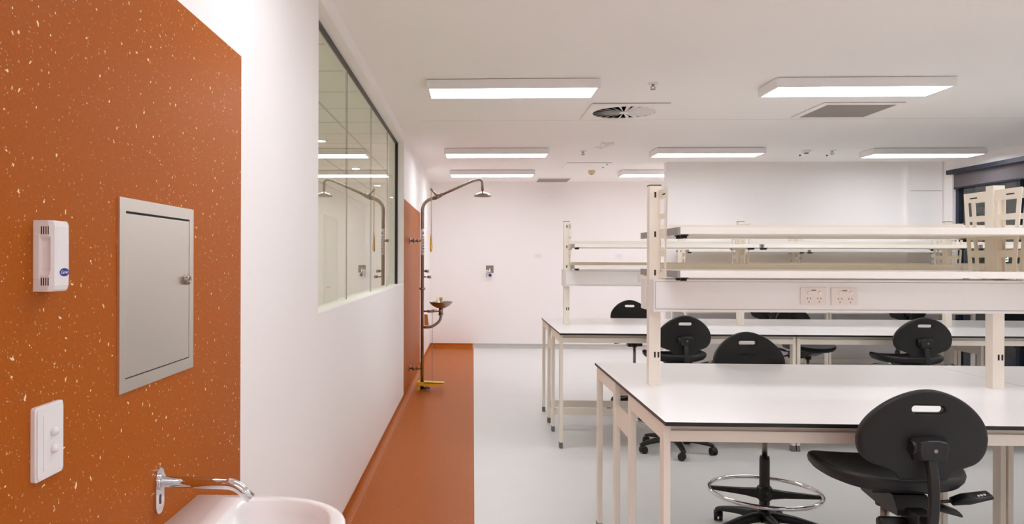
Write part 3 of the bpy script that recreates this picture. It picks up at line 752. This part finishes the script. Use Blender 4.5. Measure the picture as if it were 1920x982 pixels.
def shelf_unit(posts, ends, yc, label, fy, ry, outlets=True, back=True):
    """posts: x of the posts; ends: shelf bays; fy / ry: front and rear edge of the shelves"""
    t = thing('bench_shelf', label, 'bench shelf', (posts[0], yc, T), 'shelves above the benches')
    pw, pd = .052, .05
    for x in posts:
        b = B(); bx(b, x - pw / 2, x + pw / 2, yc - pd / 2, yc + pd / 2, T, 1.822, 0, .002)
        for z in (1.78, 1.60, 1.425, 1.05): 
            bx(b, x - .004, x + .004, yc - pd / 2 - .0006, yc - pd / 2 + .002, z - .013, z + .013, 1)
            if z < 1.1: bx(b, x + .012, x + .02, yc - pd / 2 - .0006, yc - pd / 2 + .002, z - .013, z + .013, 1)
        p = obj('post', b, [M['powder'], M['slot']], t)
        b = B(); bx(b, x - pw / 2 - .001, x + pw / 2 + .001, yc - pd / 2 - .001, yc + pd / 2 + .001, 1.822, 1.826); obj('post_cap', b, M['black'], p)
        # slotted ladder plates on either side of the post, wider at the top
        for dx in [d_ for d_, inner in ((-.016, x != posts[0]), (.016, x != posts[-1] or x < 5)) if inner]:
            z0, z1 = 1.40, 1.80
            hw = lambda z: .15 + (.19 - .15) * (z - z0) / (z1 - z0)
            outer = [(yc - hw(z0), z0), (yc + hw(z0), z0), (yc + hw(z1), z1), (yc - hw(z1), z1)]
            hs = []
            for s in (-1, 1):
                for za, zb in ((1.69, 1.755), (1.62, 1.665), (1.53, 1.578), (1.43, 1.498)):
                    e = lambda z: hw(z) - .026
                    lp = [(yc + s * .042, za), (yc + s * e(za), za), (yc + s * e(zb), zb), (yc + s * .042, zb)]
                    hs.append(lp)
            b = B(); plate_holes(b, outer, hs, 'X', x + dx - .0015, x + dx + .0015)
            for s in (-1, 1): bx(b, x + dx - .0018, x + dx + .0018, yc + s * .12 - .025, yc + s * .12 + .025, 1.772, 1.778, 1)
            obj('ladder_bracket', b, [M['powder'], M['slot']], t)
    for (x0, x1) in ends:
        for z in (1.41, 1.59):
            b = B(); bx(b, x0 + .012, x1 - .012, fy, ry, z, z + .027, 0, .0015)
            sh = obj('shelf_board', b, M['shelf'], t)
            b = B(); bx(b, x0 + (.05 if x0 == ends[0][0] else 0), x1, ry - .012, ry, z + .027, z + (.053 if z < 1.5 else .07), 0, .001); obj('back_lip', b, M['powder'], sh)
            for xa in (x0, x1 - .012):
                for ya, yb in ((fy - .001, fy + .17), (ry - .17, ry + .001)):
                    b = B(); bx(b, xa, xa + .012, ya, yb, z - .0015, z + .0285, 0, .001); obj('end_cap', b, M['alu'], sh)
            for xa in (x0 + .03, x1 - .06):
                for ya in (fy + .05, fy + .12, ry - .14):
                    b = B(); bx(b, xa, xa + .03, ya, ya + .04, z - .006, z, 0, .001); cyl(b, (xa + .015, ya + .02, z - .016), (xa + .015, ya + .02, z - .005), .014, n=14); obj('shelf_clamp', b, M['black'], sh)
    for i, (x0, x1) in enumerate(ends):
        xa = posts[0] - pw / 2 - .004 if i == 0 else ends[i - 1][1] + .0305
        xb = x1 + .03
        for s in ((-1, 1) if back else (-1,)):
            f0 = yc + s * (pd / 2 + .004); f1 = yc + s * (pd / 2 + .10)
            lo, hi = min(f0, f1), max(f0, f1)
            b = B(); bx(b, xa, xb, lo, hi, 1.253, 1.397, 0, .0015); tr = obj('power_trunking', b, M['trunk'], t)
            g0, g1 = (f1 - .0006, f1 + .002) if s < 0 else (f1 - .002, f1 + .0006)
            b = B()
            bx(b, xa + .008, xb - .001, g0, g1, 1.2645, 1.2662); bx(b, xa + .008, xb - .001, g0, g1, 1.3858, 1.3872); bx(b, xa + .007, xa + .0085, g0, g1, 1.2645, 1.3872)
            bx(b, xb - .0022, xb - .001, g0, g1, 1.253, 1.397)
            obj('cover_joint', b, M['grey'], tr)
            if s < 0 and outlets:
                base = (1.437 if i == 0 else x0 + .6)
                gpo(base, f1, 1.3255, tr, s); gpo(base + .133, f1, 1.3245, tr, s)
    return t
shelf_unit([.831, 2.355, 4.13], [(.845, 2.411), (2.412, 4.18)], 3.475, 'cream two tier shelf with power outlets standing on the nearest bench', 3.13, 3.81)
shelf_unit([.831, 2.355, 4.13, 5.93], [(.845, 2.405), (2.42, 4.18), (4.195, 5.98)], 6.69, 'cream two tier shelf with power trunking standing on the middle bench', 6.35, 7.03)
shelf_unit([2.67, 4.12, 5.92], [(2.69, 4.17), (4.185, 5.97)], 9.75, 'cream two tier shelf standing on the far bench by the bulkhead wall', 9.47, 10.03, back=False)

# ------------------------------------------------------------------ laboratory stools
def chair(label):
    t = thing('lab_stool', label, 'lab stool', (0, 0, 0), 'black laboratory stools')
    # five star base
    b = B(); lathe(b, [(.0, .075), (.036, .075), (.040, .085), (.036, .125), (.028, .14), (0, .14)], n=24)
    for i in range(5):
        a = 2 * PI * i / 5 + .35; u = Vector((math.cos(a), math.sin(a), 0)); v = Vector((-math.sin(a), math.cos(a), 0)); lo = []
        for r, z, h, wd in ((.02, .104, .044, .05), (.08, .104, .042, .048), (.16, .096, .034, .042), (.24, .081, .026, .036), (.278, .072, .022, .034), (.292, .068, .012, .024)):
            p = u * r + Vector((0, 0, z))
            lo.append([p + v * wd / 2 * c + Vector((0, 0, h / 2 * s)) for c, s in ((-1, -1), (1, -1), (1, .3), (.6, 1), (-.6, 1), (-1, .3))])
        rings(b, lo)
    obj('star_base', b, M['black'], t)
    for i in range(5):
        a = 2 * PI * i / 5 + .35; cx, cy = .278 * math.cos(a), .278 * math.sin(a)
        b = B(); cyl(b, (cx, cy, .045), (cx, cy, .066), .007, n=10)
        d = Vector((math.cos(a + 1.1 * (i - 2)), math.sin(a + 1.1 * (i - 2)), 0)); s = Vector((-d.y, d.x, 0)); off = Vector((cx, cy, 0)) - d * .012
        lo = []
        for k in (-.024, -.021, .021, .024):
            rr = .024 if abs(k) > .022 else .028
            lo.append([off + s * k + d * rr * math.cos(q) + Vector((0, 0, .031 + rr * math.sin(q))) for q in [PI * (j / 8) * 1.1 - .1 for j in range(9)]])
        rings(b, lo)
        cs = obj('caster', b, M['black'], t)
        for k in (-.014, .014):
            b = B(); lathe_c = off + s * k + Vector((0, 0, .027))
            cyl(b, lathe_c - s * .009, lathe_c + s * .009, .0268, n=22); obj('wheel', b, M['black'], cs)
    b = B(); lathe(b, [(.028, .13), (.027, .16), (.0265, .41), (.024, .427), (0, .427)], n=24); obj('column_shroud', b, M['black'], t)
    b = B(); cyl(b, (0, 0, .42), (0, 0, .66), .0145, n=20); obj('gas_lift', b, M['steel_dark'], t)
    # foot ring
    b = B(); tube(b, [(.283 * math.cos(2 * PI * i / 56), .283 * math.sin(2 * PI * i / 56), .235) for i in range(56)], .0115, 12, closed=True); fr = obj('foot_ring', b, M['chrome'], t)
    b = B(); lathe(b, [(.03, .19), (.04, .2), (.04, .255), (.033, .265), (.0275, .265), (.0275, .19)], n=24)
    for a in (-.3, -.3 + PI):
        u = Vector((math.cos(a), math.sin(a), 0)); v = Vector((-math.sin(a), math.cos(a), 0)); lo = []
        for r, z, h, wd in ((.03, .225, .05, .036), (.1, .228, .034, .03), (.2, .230, .024, .024), (.277, .232, .016, .02)):
            p = u * r + Vector((0, 0, z)); lo.append([p + v * wd / 2 * c + Vector((0, 0, h / 2 * s)) for c, s in ((-1, -1), (1, -1), (1, 1), (-1, 1))])
        rings(b, lo)
    cyl(b, (0, .03, .23), (0, .065, .235), .014, n=12)
    for f in b.faces: f.smooth = len(f.verts) == 4 and f.calc_area() < .0004
    obj('ring_spokes', b, M['black'], fr)
    # mechanism
    b = B(); slab(b, [(-.16, .705), (.15, .705), (.15, .695), (.05, .655), (-.10, .640), (-.19, .645), (-.19, .665)], 'X', -.055, .055)
    bx(b, -.10, .10, -.12, .12, .698, .709); bx(b, -.030, .030, -.265, -.16, .60, .672, 0, .004); lathe(b, [(.03, .62), (.034, .66), (0, .66)], n=20); obj('tilt_mechanism', b, M['black'], t)
    for pts, pad in (([(.04, -.13, .668), (.14, -.155, .688)], [(.135, -.155, .686), (.17, -.165, .698), (.235, -.185, .720)]),
                     ([(.04, -.09, .66), (.10, -.10, .655)], [(.095, -.10, .655), (.13, -.11, .650), (.175, -.125, .638)])):
        b = B(); tube(b, pts, .0055, 10); lv = obj('adjust_lever', b, M['black'], t)
        b = B(); lo = []
        for (x, y, z), (wd, h) in zip(pad, ((.026, .018), (.056, .020), (.044, .012))):
            lo.append([(x, y + wd / 2 * c, z + h / 2 * s + c * .004) for c, s in ((-1, -.6), (-.6, -1), (.6, -1), (1, -.6), (1, .6), (.6, 1), (-.6, 1), (-1, .6))])
        rings(b, lo); pd = obj('lever_paddle', b, M['black'], lv)
        if pts[1][0] > .12:
            b = B()
            for i in range(3): bx(b, .198 + i * .008, .203 + i * .008, -.190 - .002 * i, -.183 - .002 * i, .7145 + i * .0027, .7185 + i * .0027)
            obj('lever_symbols', b, M['white_ink'], pd)
    b = B(); lathe(b, [(.010, -.03), (.020, -.035), (.020, -.108), (.016, -.115), (0, -.115)], (0, -.19, .622), 'X', 24); obj('tension_knob', b, M['black'], t)
    # seat
    b = B(); lo = []
    def out(s):
        pts = []
        for i in range(48):
            a = 2 * PI * i / 48; c, q = math.cos(a), math.sin(a)
            wx = .232 * (1 + .03 * q); n_ = 2.7
            pts.append((wx * s * math.copysign(abs(c) ** (2 / n_), c), .01 + .212 * s * math.copysign(abs(q) ** (2 / n_), q)))
        return pts
    for s, z in ((.55, .708), (.80, .710), (.93, .720), (.985, .735), (1.0, .750), (.985, .762), (.95, .767), (.88, .764), (.72, .755), (.45, .749), (.15, .747)):
        lo.append([(x, y, z + .012 * (abs(x) / .23) ** 2 - (.018 * max(0, (y - .08) / .14) ** 2)) for x, y in out(s)])
    rings(b, lo)
    for f in b.faces: f.material_index = 1 if f.normal.z > .3 and f.calc_center_median().z > .74 and max(abs(f.calc_center_median().x) / .2, abs(f.calc_center_median().y) / .185) < 1 else 0
    obj('seat', b, [M['foam'], M['rib']], t)
    # backrest
    half = [(.172, 0), (.180, .012), (.205, .05), (.25, .105), (.325, .145), (.41, .18), (.462, .245), (.492, .33), (.5, .44), (.49, .52), (.465, .61), (.42, .70), (.36, .785), (.28, .87), (.19, .935), (.10, .98), (0, 1)]
    W, H, Z0 = .395, .290, .770
    o2 = [(x * W, Z0 + .01 + z * H) for x, z in half] + [(-x * W, Z0 + .01 + z * H) for x, z in reversed(half[:-1])]
    cu = bpy.data.curves.new('tmp_back', 'CURVE'); cu.dimensions = '2D'; cu.fill_mode = 'BOTH'
    def spl(pts):
        s = cu.splines.new('POLY'); s.points.add(len(pts) - 1); s.use_cyclic_u = True
        for p, (u, v) in zip(s.points, pts): p.co = (u, v, 0, 1)
    def smoothed(p):
        q = []
        for i in range(len(p)):
            a_, b_ = p[i], p[(i + 1) % len(p)]
            q += [(a_[0] * .75 + b_[0] * .25, a_[1] * .75 + b_[1] * .25), (a_[0] * .25 + b_[0] * .75, a_[1] * .25 + b_[1] * .75)]
        return q
    spl(smoothed(smoothed(o2))); spl(rrect(-.053, .053, Z0 + .225, Z0 + .255, .0148, 8))
    cu.extrude = .006; cu.bevel_depth = .010; cu.bevel_resolution = 3; cu.offset = -.006
    to = bpy.data.objects.new('tmp_back', cu); C.objects.link(to); bpy.context.view_layer.update()
    me = bpy.data.meshes.new_from_object(to.evaluated_get(bpy.context.evaluated_depsgraph_get()))
    bpy.data.objects.remove(to); bpy.data.curves.remove(cu)
    b = B(); b.from_mesh(me); bpy.data.meshes.remove(me)
    bmesh.ops.remove_doubles(b, verts=b.verts, dist=1e-5)
    for k in range(-9, 10):
        bmesh.ops.bisect_plane(b, geom=b.verts[:] + b.edges[:] + b.faces[:], plane_co=(k * .021, 0, 0), plane_no=(1, 0, 0))
    for v in b.verts:
        x, z, d = v.co
        v.co = Vector((x, -.232 - d + .55 * x * x - .10 * (z - Z0), z))
    for f in b.faces: f.smooth = abs(f.normal.y) < .95
    for f in b.faces: f.material_index = 0
    for x0, x1 in ((-.045, -.028), (-.014, .014), (.028, .045)): bx(b, x0, x1, -.233, -.226, Z0 + .172, Z0 + .176, 0)
    obj('backrest', b, M['foam'], t)
    # bracket and bowed stem behind
    b = B(); lo = []
    for y, s in ((-.252, 1.12), (-.268, 1.1), (-.296, .9), (-.300, .82)):
        lo.append([(x * s, y, .885 + z * s) for x, z in ((-.040, -.034), (.040, -.034), (.052, .010), (.046, .030), (.02, .036), (-.02, .036), (-.046, .030), (-.052, .010))])
    rings(b, lo)
    for f in b.faces: f.smooth = False
    cyl(b, (-.058, -.272, .89), (-.03, -.272, .89), .022, n=16)
    br = obj('back_bracket', b, M['black'], t)
    b = B(); cyl(b, (.004, -.3, .886), (.004, -.3025, .886), .006, n=12); obj('screw', b, M['steel_dark'], br)
    b = B(); lo = []
    pts = bend([(0, -.20, .628), (0, -.292, .63), (0, -.306, .77), (0, -.270, .90)], .09, 6)
    for i, p in enumerate(pts):
        d = (pts[min(i + 1, len(pts) - 1)] - pts[max(i - 1, 0)]).normalized(); n = Vector((0, -d.z, d.y))
        lo.append([p + Vector((.0165 * c, 0, 0)) + n * .0065 * s for c, s in ((-1, -1), (1, -1), (1, .3), (.7, 1), (-.7, 1), (-1, .3))])
    rings(b, lo)
    for f in b.faces: f.smooth = False
    obj('back_stem', b, M['black'], t)
    return t
ch = chair('black lab stool in front of the nearest bench, largest, seen from behind')
ch.location = (1.455, 2.70, 0); ch.rotation_euler = (0, 0, math.radians(-2))
G = 'black laboratory stools'
R = math.radians
for (x, y, a, lb) in (
    (1.575, 4.10, 181, 'black lab stool behind the nearest bench, its chrome foot ring in view'),
    (1.565, 5.87, 2, 'black lab stool beside the left post of the nearest shelf, seen from behind'),
    (3.30, 5.83, -4, 'black lab stool under the right part of the middle bench, seen from behind'),
    (1.61, 7.52, 179, 'black lab stool behind the left end of the middle bench, facing the camera'),
    (3.34, 7.60, 194, 'black lab stool behind the middle bench with its seat showing right of the central legs'),
    (3.40, 9.02, 3, 'black lab stool at the far bench, left one of two facing away'),
    (5.00, 9.02, -3, 'black lab stool at the far bench, right one of two facing away'),
    (5.50, 7.55, 178, 'black lab stool behind the middle bench next to the right window')):
    cc = copy_thing(ch, (x, y, 0), R(a), lb, G)
    if 'left post' in lb:                       # the base swivels on its own
        for o in cc.children:
            if o.name.startswith(('star_base', 'caster')): o.rotation_euler.z = R(31)
    if 'central legs' in lb:                    # this one is wound down, its back left high
        for o in cc.children:
            if o.name.startswith(('seat', 'tilt', 'adjust', 'tension')): o.location.z = -.12
            if o.name.startswith('back'): o.location.z = -.05
            if o.name.startswith('gas_lift'): o.scale.z = .82
